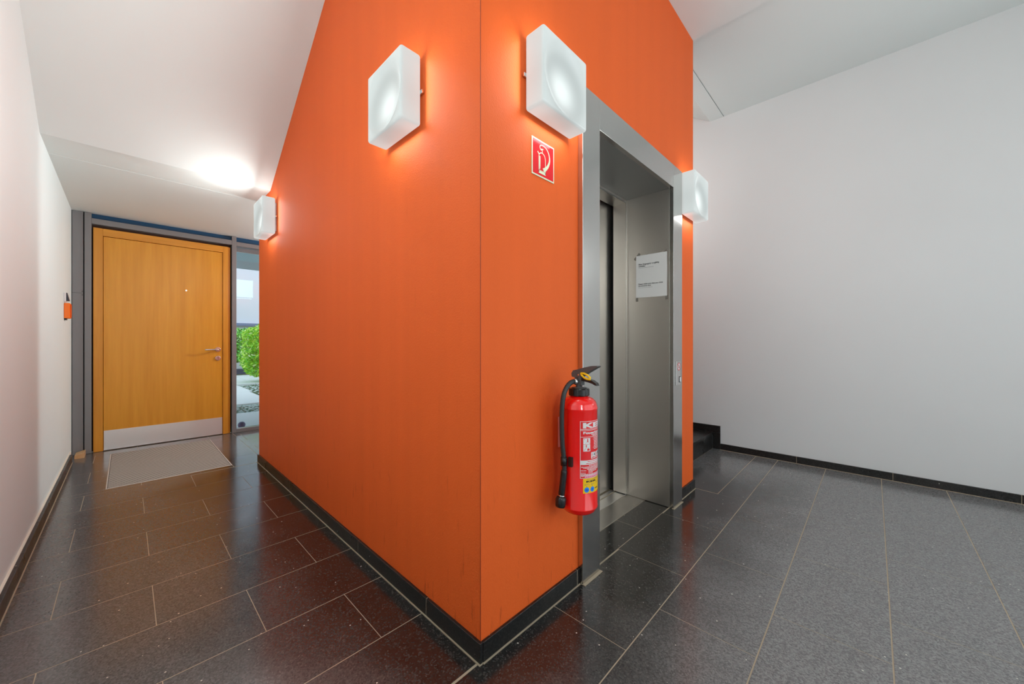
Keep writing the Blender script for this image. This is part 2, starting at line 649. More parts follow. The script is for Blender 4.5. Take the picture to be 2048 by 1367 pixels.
full_mesh = None
for k in range(-10, 14):
    y0 = R0 + TW * k
    y1 = min(y0 + TW, VF + 0.03)
    if y0 < VB:
        y0 = VB
    ph = 0.392 if k % 2 else 0.681
    n0 = math.floor((UL - ph) / TL)
    for n in range(n0, n0 + 10):
        x0, x1 = ph + TL * n, ph + TL * (n + 1)
        x0, x1 = max(x0, UL), min(x1, UR)
        if x1 - x0 < 0.004:
            continue
        rects = [(x0, x1, y0, y1)]
        if y0 > 3.0 and x0 < 0.045 < x1:
            rects = [(x0, 0.045, y0, y1), (0.045, x1, y0, y1)]
        for hl in holes:
            rects = [q for rc in rects for q in cut(rc, hl)]
        for rc in rects:
            if rc[1] - rc[0] < 0.006 or rc[3] - rc[2] < 0.006:
                continue
            if abs(rc[1] - rc[0] - TL) < 1e-6 and abs(rc[3] - rc[2] - TW) < 1e-6:
                if full_mesh is None:
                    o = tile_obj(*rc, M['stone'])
                    full_mesh = o.data
                    base_x, base_y = rc[0], rc[2]
                else:
                    o = bpy.data.objects.new('tile', full_mesh)
                    COL.objects.link(o)
                    o.parent = floor
                    o.location = (rc[0] - base_x, rc[2] - base_y, 0)
            else:
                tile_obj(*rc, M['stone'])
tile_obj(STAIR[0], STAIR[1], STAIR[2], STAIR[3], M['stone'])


# ------------------------------------------------------------------ skirtings
def skirting(name, label, cuts, axis, front, back, zt):
    """pieces along axis (0: x, 1: y) between the cut positions"""
    root = bpy.data.objects.new(name, None)
    COL.objects.link(root)
    struct(root, label, 'skirting')
    for a, c in zip(cuts[:-1], cuts[1:]):
        b = MB()
        if axis == 0:
            b.rbox(a + 0.0012, c - 0.0012, min(front, back), max(front, back), 0.003, zt, 0.0012, 0, 1)
        else:
            b.rbox(min(front, back), max(front, back), a + 0.0012, c - 0.0012, 0.003, zt, 0.0012, 0, 1)
        b.build('skirting_piece', M['stone_skirt'], root)
    e = 0.001 if front > back else -0.001
    f0, f1 = min(front - e, back), max(front - e, back)
    b = MB()
    for c in cuts[1:-1]:
        if axis == 0:
            b.box(c - 0.003, c + 0.003, f0, f1, 0.003, zt - 0.0012)
        else:
            b.box(f0, f1, c - 0.003, c + 0.003, 0.003, zt - 0.0012)
    if len(cuts) > 2:
        b.build('joint_filler', M['grout'], root)['kind'] = 'stuff'
    d = 0.004 if front > back else -0.004
    g0, g1 = min(front + d, back), max(front + d, back)
    b = MB()
    if axis == 0:
        b.box(cuts[0], cuts[-1], g0, g1, 0, 0.003)
    else:
        b.box(g0, g1, cuts[0], cuts[-1], 0, 0.003)
    b.build('grout_line', M['grout'], root)
    return root


skirting('baseboard_core', 'dark stone skirting along the long orange wall', [-0.012, 0.319, 0.951, 1.542, 2.15, 2.76, CV + 0.012], 1, -0.012, -0.0005, 0.072)
skirting('baseboard_front', 'short dark stone skirting below the fire extinguisher', [0.0, 0.568, 0.5875], 0, -0.012, -0.0005, 0.072)
skirting('baseboard_end', 'short dark stone skirting between lift and stairs', [ES1 + 0.002, CU + 0.012], 0, -0.012, -0.0005, 0.072)
skirting('baseboard_side', 'dark stone skirting around the orange corner at the stairs', [0.001, 0.222], 1, CU + 0.012, CU + 0.0005, 0.072)
lcuts = [VB] + [VB + 0.35 + 0.61 * i for i in range(12)] + [4.28]
root = skirting('baseboard_left', 'dark stone skirting along the white left wall', lcuts, 1, UL + 0.025, UL + 0.011, 0.075)
MB().box(UL + 0.0005, UL + 0.0108, VB, 4.40, 0.0, 0.076).build('plaster_strip', M['filler'], root)
rc = [-0.474 - 0.6115 * i for i in range(5)][::-1]
root = skirting('baseboard_right', 'dark stone skirting along the white wall up to the step', [VB] + rc + [0.149], 1, UR - 0.014, UR - 0.0005, 0.062)
b = MB().rbox(UR - 0.014, UR - 0.0005, 0.1505, 0.2215, 0.003, 0.168, 0.001, 0, 1)
b.build('skirting_piece', M['stone_skirt'], root)
b = MB().rbox(UR - 0.014, UR - 0.0005, 0.1505, 0.49, 0.1705, 0.24, 0.001, 0, 1)
b.build('skirting_piece', M['stone_skirt'], root)

# ------------------------------------------------------------------ stairs
st = thing('staircase', 'dark stone stairs rising behind the orange lift shaft along the white wall', 'stairs', (2.75, 0.224, 0))
for i in range(11):
    y0 = 0.224 + 0.28 * i
    z0 = 0.17 * i
    MB().box(CU + 0.001, UR - 0.0145, y0, y0 + 0.02, z0, z0 + 0.14).build('riser', M['stone_skirt'], st)
    yb = y0 + 0.30 if i < 10 else VF + 0.05
    MB().rbox(CU + 0.001, UR - 0.0145, y0 - 0.004, yb, z0 + 0.1405, z0 + 0.17, 0.002, 0, 1).build('tread', M['stone_skirt'], st)
b = MB()
b.prism([(0.25, 0.0), (0.25 + 0.28 * 10, 1.70), (VF, 1.70), (VF, 0.0)], 0, CU + 0.002, UR - 0.02)
b.build('stair_core', M['white_l'], st)

# ------------------------------------------------------------------ lift
lf = thing('lift_entrance', 'brushed stainless steel lift entrance in the orange wall', 'lift', (1.196, 0.0, 0))
FV = -0.027
z_t = EZ
MB().rbox(ES0, EO0 - 0.0005, FV, -0.0005, 0.004, z_t, 0.0015).build('frame_stile', M['steel'], lf)
MB().rbox(EO1 + 0.0005, ES1, FV, -0.0005, 0.004, z_t, 0.0015).build('frame_stile', M['steel'], lf)
MB().rbox(EO0 + 0.0005, EO1 - 0.0005, FV, -0.0005, EOZ, z_t, 0.0015).build('frame_header', M['steel'], lf)
NV = 0.305
MB().box(EO0 - 0.02, EO0, -0.001, NV, 0.004, EOZ).build('jamb', M['steel_dark'], lf)
MB().box(EO1, EO1 + 0.02, -0.001, NV, 0.004, EOZ).build('jamb', M['steel_dark'], lf)
MB().box(EO0 - 0.02, EO1 + 0.02, -0.001, NV, EOZ, EOZ + 0.02).build('niche_soffit', mat('niche_soffit_steel', (0.40, 0.41, 0.41, 1), 0.4, 1.0), lf)
# inner door frame with a bright folded lip
b = MB()
IN = 0.02
b.box(EO0 + 0.001, EO0 + IN, NV - 0.004, 0.398, 0.012, EOZ - 0.001)
b.box(EO1 - IN, EO1 - 0.001, NV - 0.004, 0.398, 0.012, EOZ - 0.001)
b.box(EO0 + IN, EO1 - IN, NV - 0.004, 0.398, EOZ - 0.026, EOZ - 0.001)
b.build('inner_frame', M['steel_dark'], lf)
b = MB()
b.box(EO0 + IN - 0.006, EO0 + IN + 0.002, NV - 0.007, NV - 0.0045, 0.012, EOZ - 0.026)
b.box(EO1 - IN - 0.002, EO1 - IN + 0.006, NV - 0.007, NV - 0.0045, 0.012, EOZ - 0.026)
b.box(EO0 + IN - 0.006, EO1 - IN + 0.006, NV - 0.007, NV - 0.0045, EOZ - 0.026, EOZ - 0.018)
b.build('frame_lip', M['steel'], lf)
um = (EO0 + EO1) / 2
MB().box(EO0 + 0.0, um - 0.002, 0.430, 0.455, 0.016, EOZ + 0.02).build('door_panel', M['steel_dark'], lf)
MB().box(um + 0.002, EO1 + 0.0, 0.430, 0.455, 0.016, EOZ + 0.02).build('door_panel', M['steel_dark'], lf)
MB().box(EO0 - 0.03, EO1 + 0.03, 0.47, 0.49, -0.02, EOZ + 0.06).build('shaft_back', M['black_gap'], lf)
MB().box(EO0 - 0.03, EO1 + 0.03, 0.306, 0.469, EOZ + 0.031, EOZ + 0.05).build('shaft_top', M['black_gap'], lf)
b = MB()
b.box(EO0 - 0.03, EO0 - 0.01, 0.306, 0.469, 0.0, EOZ + 0.03)
b.box(EO1 + 0.01, EO1 + 0.03, 0.306, 0.469, 0.0, EOZ + 0.03)
b.build('shaft_side', M['black_gap'], lf)
MB().rbox(EO0, EO1, 0.171, 0.302, -0.004, 0.0025, 0.001).build('threshold_plate', M['steel_floor'], lf)
b = MB().rbox(EO0 + 0.002, EO1 - 0.002, 0.306, 0.382, -0.004, 0.006, 0.001)
b.rbox(EO0 + 0.002, EO1 - 0.002, 0.397, 0.424, -0.004, 0.006, 0.001)
b.build('door_sill', M['alu'], lf)
MB().box(EO0, EO1, 0.300, 0.47, -0.02, -0.0045).build('sill_groove', M['black_gap'], lf)
MB().box(ES0, EO0 + 0.004, FV - 0.012, FV + 0.01, -0.001, 0.0035).build('grout_line', M['grout'], lf)
MB().box(EO1 - 0.004, ES1, FV - 0.008, FV + 0.01, -0.001, 0.0035).build('grout_line', M['grout'], lf)
# call panel
pl = MB().rbox(1.690, 1.766, FV - 0.006, FV - 0.0002, 0.812, 0.972, 0.0015).build('call_panel', M['chrome'], lf)
cx_, cz_ = 1.735, 0.935
b = MB()
pv = FV - 0.0064


def disc(b, x, z, r, v, mi, n=28):
    b.add([(x + r * math.cos(2 * PI * k / n), v, z + r * math.sin(2 * PI * k / n)) for k in range(n)], [tuple(range(n))], mi)


def ring(b, x, z, r0, r1, v, mi, n=32):
    vs = []
    for k in range(n):
        a = 2 * PI * k / n
        vs += [(x + r0 * math.cos(a), v, z + r0 * math.sin(a)), (x + r1 * math.cos(a), v, z + r1 * math.sin(a))]
    b.add(vs, [(2 * k, 2 * k + 1, (2 * k + 3) % (2 * n), (2 * k + 2) % (2 * n)) for k in range(n)], mi)


disc(b, cx_, cz_, 0.0255, pv + 0.0001, 0)
# flame
fl = [(0, 0.015), (0.006, 0.007), (0.009, -0.002), (0.006, -0.010), (0, -0.013), (-0.006, -0.010), (-0.008, -0.002), (-0.004, 0.004)]
b.add([(cx_ + x * 0.9, pv - 0.0001, cz_ + z * 0.9) for x, z in fl], [tuple(range(8))], 1)
ring(b, cx_, cz_, 0.021, 0.026, pv - 0.0002, 2)
b.add([(cx_ - 0.017, pv - 0.0003, cz_ + 0.0135), (cx_ - 0.0135, pv - 0.0003, cz_ + 0.017), (cx_ + 0.017, pv - 0.0003, cz_ - 0.0135), (cx_ + 0.0135, pv - 0.0003, cz_ - 0.017)], [(0, 1, 2, 3)], 2)
b.build('fire_symbol', [M['label_white'], M['black_print'], M['red_flat']], pl)
b = MB()
b.box(1.738, 1.768 - 0.004, FV - 0.0075, FV - 0.006, 0.828, 0.868)
b.build('button_frame', M['black_plastic'], pl)
MB().rbox(1.742, 1.761, FV - 0.011, FV - 0.0076, 0.833, 0.864, 0.001).build('call_button', M['label_white'], pl)

# ------------------------------------------------------------------ paper notice on the jamb
PU = EO1 - 0.0006
nt = thing('paper_notice', 'white paper notice taped to the steel side of the lift niche', 'notice', (PU, 0.121, 1.408))
b = MB()
NY, NZ = 8, 12
va, vb, za, zb = 0.2305, 0.0135, 1.409, 1.704


def pp(s, q, lift=0.0):
    """s 0..1 left to right, q 0..1 bottom to top, on the slightly curled sheet"""
    y = va + (vb - va) * s
    z = za + (zb - za) * q + 0.004 * (0.5 - s) * (1 - q) * 0.5
    bow = 0.0012 + 0.0030 * abs(s - 0.5) ** 2 * 4 * (0.3 + 0.7 * (1 - q)) + 0.001 * math.sin(q * 9)
    return (PU - bow - lift, y, z)


vs = [pp(i / NY, j / NZ) for j in range(NZ + 1) for i in range(NY + 1)]
fs = [(j * (NY + 1) + i, j * (NY + 1) + i + 1, (j + 1) * (NY + 1) + i + 1, (j + 1) * (NY + 1) + i) for j in range(NZ) for i in range(NY)]
b.add(vs, fs, 0, True)
vs2 = [(x - 0.0002, y, z) for x, y, z in vs]
MBp = b
sheet = b.build('sheet', M['paper'], nt)


def on_paper(b, txt, s0, q0, height, smax, mi, bold):
    vs, fs = text_faces(txt, 1.0, bold)
    wmax = max(v[0] for v in vs)
    sc = (smax - s0) * abs(vb - va) / wmax
    vv = [pp(s0 + v[0] * sc / abs(vb - va), q0 + v[1] * height / (zb - za), 0.0005) for v in vs]
    b.add(vv, fs, mi)


b = MB()
on_paper(b, 'Bitte Eingangstür sorgfältig', 0.085, 0.772, 0.0135, 0.75, 0, 0.022)
on_paper(b, 'schließen', 0.085, 0.727, 0.0135, 0.305, 0, 0.022)
b2 = MB()
on_paper(b2, 'Please make sure that you close', 0.08, 0.305, 0.0135, 0.87, 0, 0.022)
on_paper(b2, 'the entrance door', 0.08, 0.262, 0.0135, 0.50, 0, 0.022)
for (bb, s0, s1, q) in ((b, 0.085, 0.57, 0.700), (b2, 0.08, 0.535, 0.232)):
    s = s0
    while s < s1:
        ds = random.uniform(0.012, 0.04)
        bb.add([pp(s, q, 0.0005), pp(min(s + ds, s1), q, 0.0005), pp(min(s + ds, s1), q + 0.0055, 0.0005), pp(s, q + 0.0055, 0.0005)], [(0, 1, 2, 3)], 1)
        s += ds + 0.008
b.build('german_text', [M['black_print'], M['grey_print']], sheet)
b2.build('english_text', [M['black_print'], M['grey_print']], sheet)
for pts in ([(0.2305, 1.7035), (0.203, 1.7035), (0.200, 1.714), (0.211, 1.726)], [(0.2310, 1.703), (0.2310, 1.676), (0.238, 1.673), (0.249, 1.687)],
            [(0.044, 1.7045), (0.014, 1.7045), (0.0125, 1.706), (0.017, 1.719)],
            [(0.234, 1.410), (0.2165, 1.410), (0.2165, 1.384), (0.234, 1.384)], [(0.026, 1.410), (0.009, 1.413), (0.009, 1.384), (0.026, 1.384)]):
    b = MB()
    b.add([(PU - 0.0003, y, z) for y, z in pts] + [(PU + 0.0001, y, z) for y, z in pts], [(0, 1, 2, 3), (7, 6, 5, 4), (0, 4, 5, 1), (1, 5, 6, 2), (2, 6, 7, 3), (3, 7, 4, 0)], 0)
    b.build('tape', M['tape'], nt)

# ------------------------------------------------------------------ fire extinguisher sign
sg = thing('fire_extinguisher_sign', 'square red sign with a cream extinguisher symbol under the lamp', 'sign', (0.3355, 0.0, 1.767))
SX, SZ = 0.3355, 1.8412
MB().rbox(SX - 0.0715, SX + 0.0715, -0.003, -0.0002, SZ - 0.0745, SZ + 0.0745, 0.0008).build('sign_board', M['cream_print'], sg)
b = MB().box(SX - 0.0655, SX + 0.0655, -0.0034, -0.003, SZ - 0.0685, SZ + 0.0685)
b.build('red_field', mat('glossy_red_field', srgb(232, 30, 38), 0.12, 0, 1.5), sg)


def strip(b, pts, ws, v, mi=0):
    """flat stroke of varying width in the x-z plane"""
    P_ = [Vector((p[0], p[1])) for p in pts]
    L = []
    for i, p in enumerate(P_):
        d = (P_[min(i + 1, len(P_) - 1)] - P_[max(i - 1, 0)]).normalized()
        nrm = Vector((-d.y, d.x)) * ws[i] / 2
        L.append((p + nrm, p - nrm))
    vs = []
    for a, c in L:
        vs += [(SX + a.x, v, SZ + a.y), (SX + c.x, v, SZ + c.y)]
    b.add(vs, [(2 * i, 2 * i + 1, 2 * i + 3, 2 * i + 2) for i in range(len(L) - 1)], mi)


def smooth(pts, n=6):
    out = []
    for i in range(len(pts) - 1):
        p0 = pts[max(i - 1, 0)]
        p1, p2 = pts[i], pts[i + 1]
        p3 = pts[min(i + 2, len(pts) - 1)]
        for k in range(n):
            u = k / n
            out.append(tuple(0.5 * ((2 * p1[j]) + (-p0[j] + p2[j]) * u + (2 * p0[j] - 5 * p1[j] + 4 * p2[j] - p3[j]) * u * u + (-p0[j] + 3 * p1[j] - 3 * p2[j] + p3[j]) * u ** 3) for j in range(len(p1))))
    out.append(tuple(pts[-1]))
    return out


b = MB()
SV = -0.0037
body = smooth([(-0.0285, -0.057), (-0.0285, -0.02), (-0.0285, 0.008), (-0.024, 0.019), (-0.0107, 0.0255), (0.0035, 0.0215), (0.0115, 0.010), (0.013, -0.004), (0.013, -0.025), (0.013, -0.057)])
strip(b, body, [0.0036] * len(body), SV)
strip(b, [(-0.0303, -0.0545), (0.0148, -0.0545)], [0.0105, 0.0105], SV)
strip(b, [(-0.0303, -0.0475), (0.0148, -0.0475)], [0.0018, 0.0018], SV)
strip(b, [(-0.0228, 0.010), (-0.0228, -0.030), (-0.0228, -0.043)], [0.0062, 0.0062, 0.004], SV)
hose = smooth([(-0.006, 0.0375), (-0.0165, 0.037), (-0.0225, 0.044), (-0.0205, 0.052), (-0.011, 0.0565), (0.004, 0.0565), (0.020, 0.0515), (0.033, 0.039), (0.0395, 0.021), (0.038, 0.002), (0.0275, -0.018), (0.013, -0.033), (0.000, -0.042)])
wd = [0.0034 + 0.0135 * max(0.0, (i / (len(hose) - 1) - 0.45) / 0.55) ** 1.4 for i in range(len(hose))]
strip(b, hose, wd, SV - 0.0001)
strip(b, [(-0.037, 0.024), (-0.0265, 0.0145)], [0.0055, 0.0055], SV - 0.0001)
strip(b, [(-0.0075, 0.040), (-0.0075, 0.026)], [0.0036, 0.0036], SV - 0.0001)
strip(b, [(-0.0175, 0.0395), (-0.0005, 0.0425)], [0.0036, 0.0036], SV - 0.0002)
b.build('extinguisher_symbol', M['cream_print'], sg)

# ------------------------------------------------------------------ lamps
HW, D0, D1, RR = 0.1445, -0.014, -0.106, 0.012


def axis_pts(a, c, r, n):
    q = [a + r * (1 - math.cos(PI / 2 * i / 4)) for i in range(4)]
    mid = [a + r + (c - a - 2 * r) * i / n for i in range(n + 1)]
    return q + mid + [a + c - x for x in q[::-1]]


def shade_mesh():
    X = axis_pts(-HW, HW, RR, 22)
    Y = axis_pts(D1, D0, RR, 3)
    b = MB()
    lim = [(-HW, HW), (D1, D0), (-HW, HW)]

    def rnd(p):
        q = [max(lim[i][0] + RR, min(lim[i][1] - RR, p[i])) for i in range(3)]
        d = Vector(p) - Vector(q)
        # project from the cube face on to the rounded corner
        if d.length > 1e-9:
            d = d.normalized() * RR
        w_ = Vector(q) + d
        # shallow dish in the front
        r = math.hypot(w_.x, w_.z)
        r0 = 0.139
        if p[1] < D1 + 1e-6 and r < r0:
            w_.y += 0.030 * (1 - (r / r0) ** 2) ** 0.8
        return w_

    def grid(A, B, fn):
        na, nb = len(A), len(B)
        vs = [rnd(fn(a, c)) for c in B for a in A]
        b.add(vs, [(j * na + i, j * na + i + 1, (j + 1) * na + i + 1, (j + 1) * na + i) for j in range(nb - 1) for i in range(na - 1)], 0, True)
    grid(X, X, lambda a, c: (a, D1, c))
    grid(X, X, lambda a, c: (a, D0, c))
    grid(X, Y, lambda a, c: (a, c, -HW))
    grid(X, Y, lambda a, c: (a, c, HW))
    grid(Y, X, lambda a, c: (-HW, a, c))
    grid(Y, X, lambda a, c: (HW, a, c))
    return b


lamp_spots = [((0.0, 0.495, 2.122), -PI / 2, 3.3, 'square white glass wall lamp on the long orange side near the corner'),
              ((0.0, 2.622, 2.112), -PI / 2, 0.68, 'square white glass wall lamp at the far end beside the entrance glazing'),
              ((0.356, 0.0, 2.126), 0, 0.55, 'square white glass wall lamp above the red extinguisher sign'),
              ((1.972, 0.0, 2.130), 0, 0.55, 'square white glass wall lamp right of the steel lift frame'),
              ((0.41, CV, 1.93), PI, 0.12, 'square white glass wall lamp on the back of the shaft, mirrored in the glazing'),
              ((UL, -2.0, 2.12), PI / 2, 2.15, 'added fill light shaped as a square wall lamp on the left wall behind the viewer'),  # this and the next three are unseen lamps added as fill
              ((CU - 0.1, 3.75, 1.85), -PI / 2, 4.2, 'added fill light shaped as a square wall lamp on the inner wall behind the lift shaft'),
              ((UR, -2.6, 2.12), -PI / 2, 1.0, 'added fill light shaped as a square wall lamp on the right wall behind the viewer'),
              ((CU, 1.0, 2.7), PI / 2, 1.3, 'added fill light shaped as a square wall lamp above the stair flight')]
lroot = thing('wall_lamp', lamp_spots[0][3], 'lamp', (0, 0, 0), 'square opal glass wall lamps')
shade = shade_mesh().build('glass_shade', M['opal'], lroot)
plate = MB().rbox(-0.115, 0.115, -0.0135, -0.0003, -0.115, 0.115, 0.003).build('back_plate', M['white_plastic'], lroot)
clips = []
for sx in (-1, 1):
    b = MB()
    x = sx * (HW + 0.002)
    b.rbox(min(x, sx * 0.11), max(x, sx * 0.11), -0.0125, -0.003, -0.007, 0.007, 0.002)
    b.tube([(sx * (HW - 0.001), -0.0078, 0), (sx * (HW + 0.0025), -0.0078, 0)], 0.0045, 0, 10)
    clips.append(b.build('clip', M['chrome'], lroot))
for i, (loc, rz, pf, lab) in enumerate(lamp_spots):
    if i == 0:
        r_ = lroot
    else:
        r_ = lroot.copy()
        COL.objects.link(r_)
        for ch in [shade, plate] + clips:
            c_ = ch.copy()
            COL.objects.link(c_)
            c_.parent = r_
    r_.location = loc
    r_.rotation_euler = (0, 0, rz)
    r_['label'] = lab
    # the light this lamp sends out through its front and its four edges
    for lx, ly, lz, rot, sx, sy, pw in ((0, D1 - 0.004, 0, (-PI / 2, 0, 0), 0.27, 0.27, LAMP_FRONT * pf),
                                        (HW + 0.009, -0.055, 0, (0, -PI / 2, 0), 0.26, 0.084, LAMP_SIDE), (-HW - 0.009, -0.055, 0, (0, PI / 2, 0), 0.26, 0.084, LAMP_SIDE),
                                        (0, -0.055, HW + 0.004, (PI, 0, 0), 0.26, 0.084, LAMP_SIDE * 0.6), (0, -0.055, -HW - 0.004, (0, 0, 0), 0.26, 0.084, LAMP_SIDE)):
        if i == 3 and lx < -0.1:      # this edge stands hard against the steel frame
            continue
        lo = area('lamp_light', (lx, ly, lz), rot, sx, sy, pw, LAMP_COLOR)
        lo.parent = r_

# ------------------------------------------------------------------ fire extinguisher
EX, EY, ER = 0.440, -0.106, 0.0735
fx = thing('fire_extinguisher', 'red powder fire extinguisher hanging on the orange wall beside the lift', 'fire extinguisher', (EX, EY, 0.404))
prof = [(0.0, 0.4065), (0.018, 0.4065), (0.020, 0.411), (0.045, 0.4125), (0.060, 0.418), (0.069, 0.428), (0.0725, 0.437), (0.0748, 0.4395), (0.0748, 0.443), (ER, 0.4455),
        (ER, 0.830), (0.0747, 0.832), (0.0747, 0.836), (0.073, 0.8385), (0.0715, 0.848), (0.066, 0.861), (0.056, 0.871), (0.044, 0.877), (0.034, 0.880), (0.034, 0.886), (0.0, 0.886)]
MB().lathe(prof, (EX, EY, 0), 2, 64).build('cylinder_body', M['red_paint'], fx)
MB().lathe([(0.0, 0.4035), (0.009, 0.4035), (0.009, 0.407), (0.0, 0.407)], (EX, EY, 0), 2, 20).build('bottom_nub', M['red_paint'], fx)
# ribbed cap nut
b = MB()
n = 48
vs = []
for (rr_, z) in ((0.0, 0.882), (0.040, 0.882), (0.0425, 0.885), (0.0425, 0.908), (0.039, 0.912), (0.0, 0.912)):
    for k in range(n):
        a = 2 * PI * k / n
        q = rr_ * (1.0 if (k % 6) < 4 or rr_ < 0.0395 else 0.945)
        vs.append((EX + q * math.cos(a), EY + q * math.sin(a), z))
b.add(vs, [(i * n + k, i * n + (k + 1) % n, (i + 1) * n + (k + 1) % n, (i + 1) * n + k) for i in range(5) for k in range(n)], 0, False)
b.build('cap_nut', M['black_plastic'], fx)
b = MB()
b.lathe([(0.0, 0.9125), (0.030, 0.9125), (0.030, 0.915), (0.018, 0.916), (0.0135, 0.918), (0.0135, 0.958), (0.0, 0.958)], (EX, EY, 0), 2, 24)
b.box(EX - 0.0125, EX + 0.0125, EY - 0.018, EY + 0.014, 0.925, 0.957)
b.build('valve', M['dark_plastic'], fx)
# upper lever: pivot block and a blade rising to the front
b = MB()
side = [(EY + 0.026, 0.958), (EY + 0.028, 0.972), (EY + 0.020, 0.984), (EY + 0.004, 0.9875), (EY - 0.030, 0.997), (EY - 0.066, 1.0055), (EY - 0.090, 1.0065), (EY - 0.0935, 1.003), (EY - 0.072, 0.991),
        (EY - 0.044, 0.975), (EY - 0.026, 0.964), (EY - 0.014, 0.957), (EY + 0.010, 0.955)]
b.prism(side, 0, EX - 0.0145, EX + 0.0145)
lever = b.build('upper_lever', M['dark_plastic'], fx)
b = MB()
b.tube([(EX - 0.0155, EY - 0.006, 0.967), (EX + 0.0155, EY - 0.006, 0.967)], 0.0032, 0, 12)
b.build('pivot_pin', M['chrome'], lever)
b = MB()
side = [(EY - 0.012, 0.956), (EY - 0.040, 0.953), (EY - 0.066, 0.9475), (EY - 0.083, 0.938), (EY - 0.088, 0.928), (EY - 0.078, 0.930), (EY - 0.070, 0.9345), (EY - 0.050, 0.939), (EY - 0.028, 0.9425), (EY - 0.012, 0.945)]
b.prism(side, 0, EX - 0.011, EX + 0.011)
b.build('lower_lever', M['black_plastic'], fx)
# yellow safety ring on the near side of the lever
loop = [(EX - 0.017, EY + dy, z) for dy, z in ((-0.020, 0.974), (-0.034, 0.9745), (-0.050, 0.969), (-0.063, 0.959), (-0.062, 0.952), (-0.050, 0.9525), (-0.036, 0.957), (-0.025, 0.966), (-0.020, 0.974))]
b = MB().tube(loop, 0.0042, 0, 8, False)
b.tube([(EX - 0.0175, EY - 0.022, 0.971), (EX - 0.010, EY - 0.022, 0.966)], 0.003, 0, 8)
b.build('safety_ring', M['yellow_plastic'], fx)
# hose
pts = [(0.014, 0.000, 0.9395), (0.026, 0.004, 0.9405), (0.046, 0.008, 0.937), (0.066, 0.012, 0.922), (0.082, 0.015, 0.897), (0.0905, 0.017, 0.860), (0.0935, 0.018, 0.810), (0.0930, 0.018, 0.755), (0.0910, 0.017, 0.700), (0.088, 0.014, 0.655), (0.086, 0.012, 0.615), (0.086, 0.012, 0.585)]
pts = smooth([(EX - a, EY + c, z) for a, c, z in pts], 5)
hs = MB().tube(pts, 0.0098, 0, 14).build('hose', M['rubber'], fx)
b = MB().tube([(EX - 0.0125, EY, 0.9392), (EX - 0.020, EY + 0.002, 0.9402), (EX - 0.030, EY + 0.005, 0.9405)], [0.0105, 0.0118, 0.0118], 0, 16)
b.build('hose_ferrule', M['chrome'], hs)
nz0 = Vector((EX - 0.086, EY + 0.012, 0.592))
nz1 = Vector((EX - 0.0965, EY + 0.018, 0.494))
d = nz1 - nz0
b = MB()
b.tube([nz0 - d * 0.03, nz0, nz0 + d * 0.06, nz0 + d * 0.9, nz1], [0.0105, 0.0122, 0.0128, 0.0128, 0.0118], 0, 18)
nz = b.build('spray_nozzle', M['black_plastic'], hs)
b = MB()
b.tube([nz1 - d * 0.02, nz1 + d * 0.05, nz1 + d * 0.12, nz1 + d * 0.36, nz1 + d * 0.42], [0.0125, 0.0185, 0.0212, 0.0205, 0.018], 0, 20)
b.build('nozzle_tip', M['black_plastic'], nz)
b = MB().tube([nz1 - d * 0.05, nz1 + d * 0.0], 0.0137, 0, 18)
b.build('nozzle_ring', M['chrome'], nz)
# hose clip on the body
b = MB()
b.tube([(EX - 0.087, EY + 0.013, 0.646), (EX - 0.087, EY + 0.013, 0.614)], 0.0128, 0, 16)
b.box(EX - 0.082, EX - 0.060, EY - 0.020, EY - 0.004, 0.612, 0.649)
b.build('hose_clip', M['black_plastic'], fx)
# wall bracket
b = MB()
b.rbox(EX - 0.004, EX + 0.030, -0.006, -0.0004, 0.650, 0.780, 0.0015)
b.rbox(EX - 0.004, EX + 0.001, -0.040, -0.005, 0.655, 0.775, 0.001)
b.rbox(EX + 0.025, EX + 0.030, -0.040, -0.005, 0.655, 0.775, 0.001)
b.build('wall_bracket', M['red_dim'], fx)

# printed label, wrapped round the cylinder; s runs along the arc, left to right
LA = math.radians(-53.5)
LR = ER + 0.0005
LW = 2 * math.radians(57) * ER


def cyl(s, z, lift=0.0):
    a = LA + s / ER
    return (EX + (LR + lift) * math.sin(a), EY - (LR + lift) * math.cos(a), z + 0.014)


def patch(b, s0, s1, z0, z1, mi, lift=0.0):
    n_ = max(1, int((s1 - s0) / 0.004))
    vs = []
    for i in range(n_ + 1):
        s = s0 + (s1 - s0) * i / n_
        vs += [cyl(s, z0, lift), cyl(s, z1, lift)]
    b.add(vs, [(2 * i, 2 * i + 2, 2 * i + 3, 2 * i + 1) for i in range(n_)], mi, True)


def wrap_text(b, txt, s0, s1, z, height, mi, lift, bold=0.0):
    vs, fs = text_faces(txt, 1.0, bold)
    x0, x1 = min(v[0] for v in vs), max(v[0] for v in vs)
    bm = bmesh.new()
    bv = [bm.verts.new((s0 + (v[0] - x0) * (s1 - s0) / (x1 - x0), v[1] * height / 0.73, 0)) for v in vs]
    for f in fs:
        try:
            bm.faces.new([bv[i] for i in f])
        except ValueError:
            pass
    s = s0 + 0.003
    while s < s1:
        bmesh.ops.bisect_plane(bm, geom=bm.verts[:] + bm.edges[:] + bm.faces[:], plane_co=(s, 0, 0), plane_no=(1, 0, 0))
        s += 0.003
    for v in bm.verts:
        v.co = Vector(cyl(v.co.x, z + v.co.y, lift))
    b.bm(bm, mi, True)


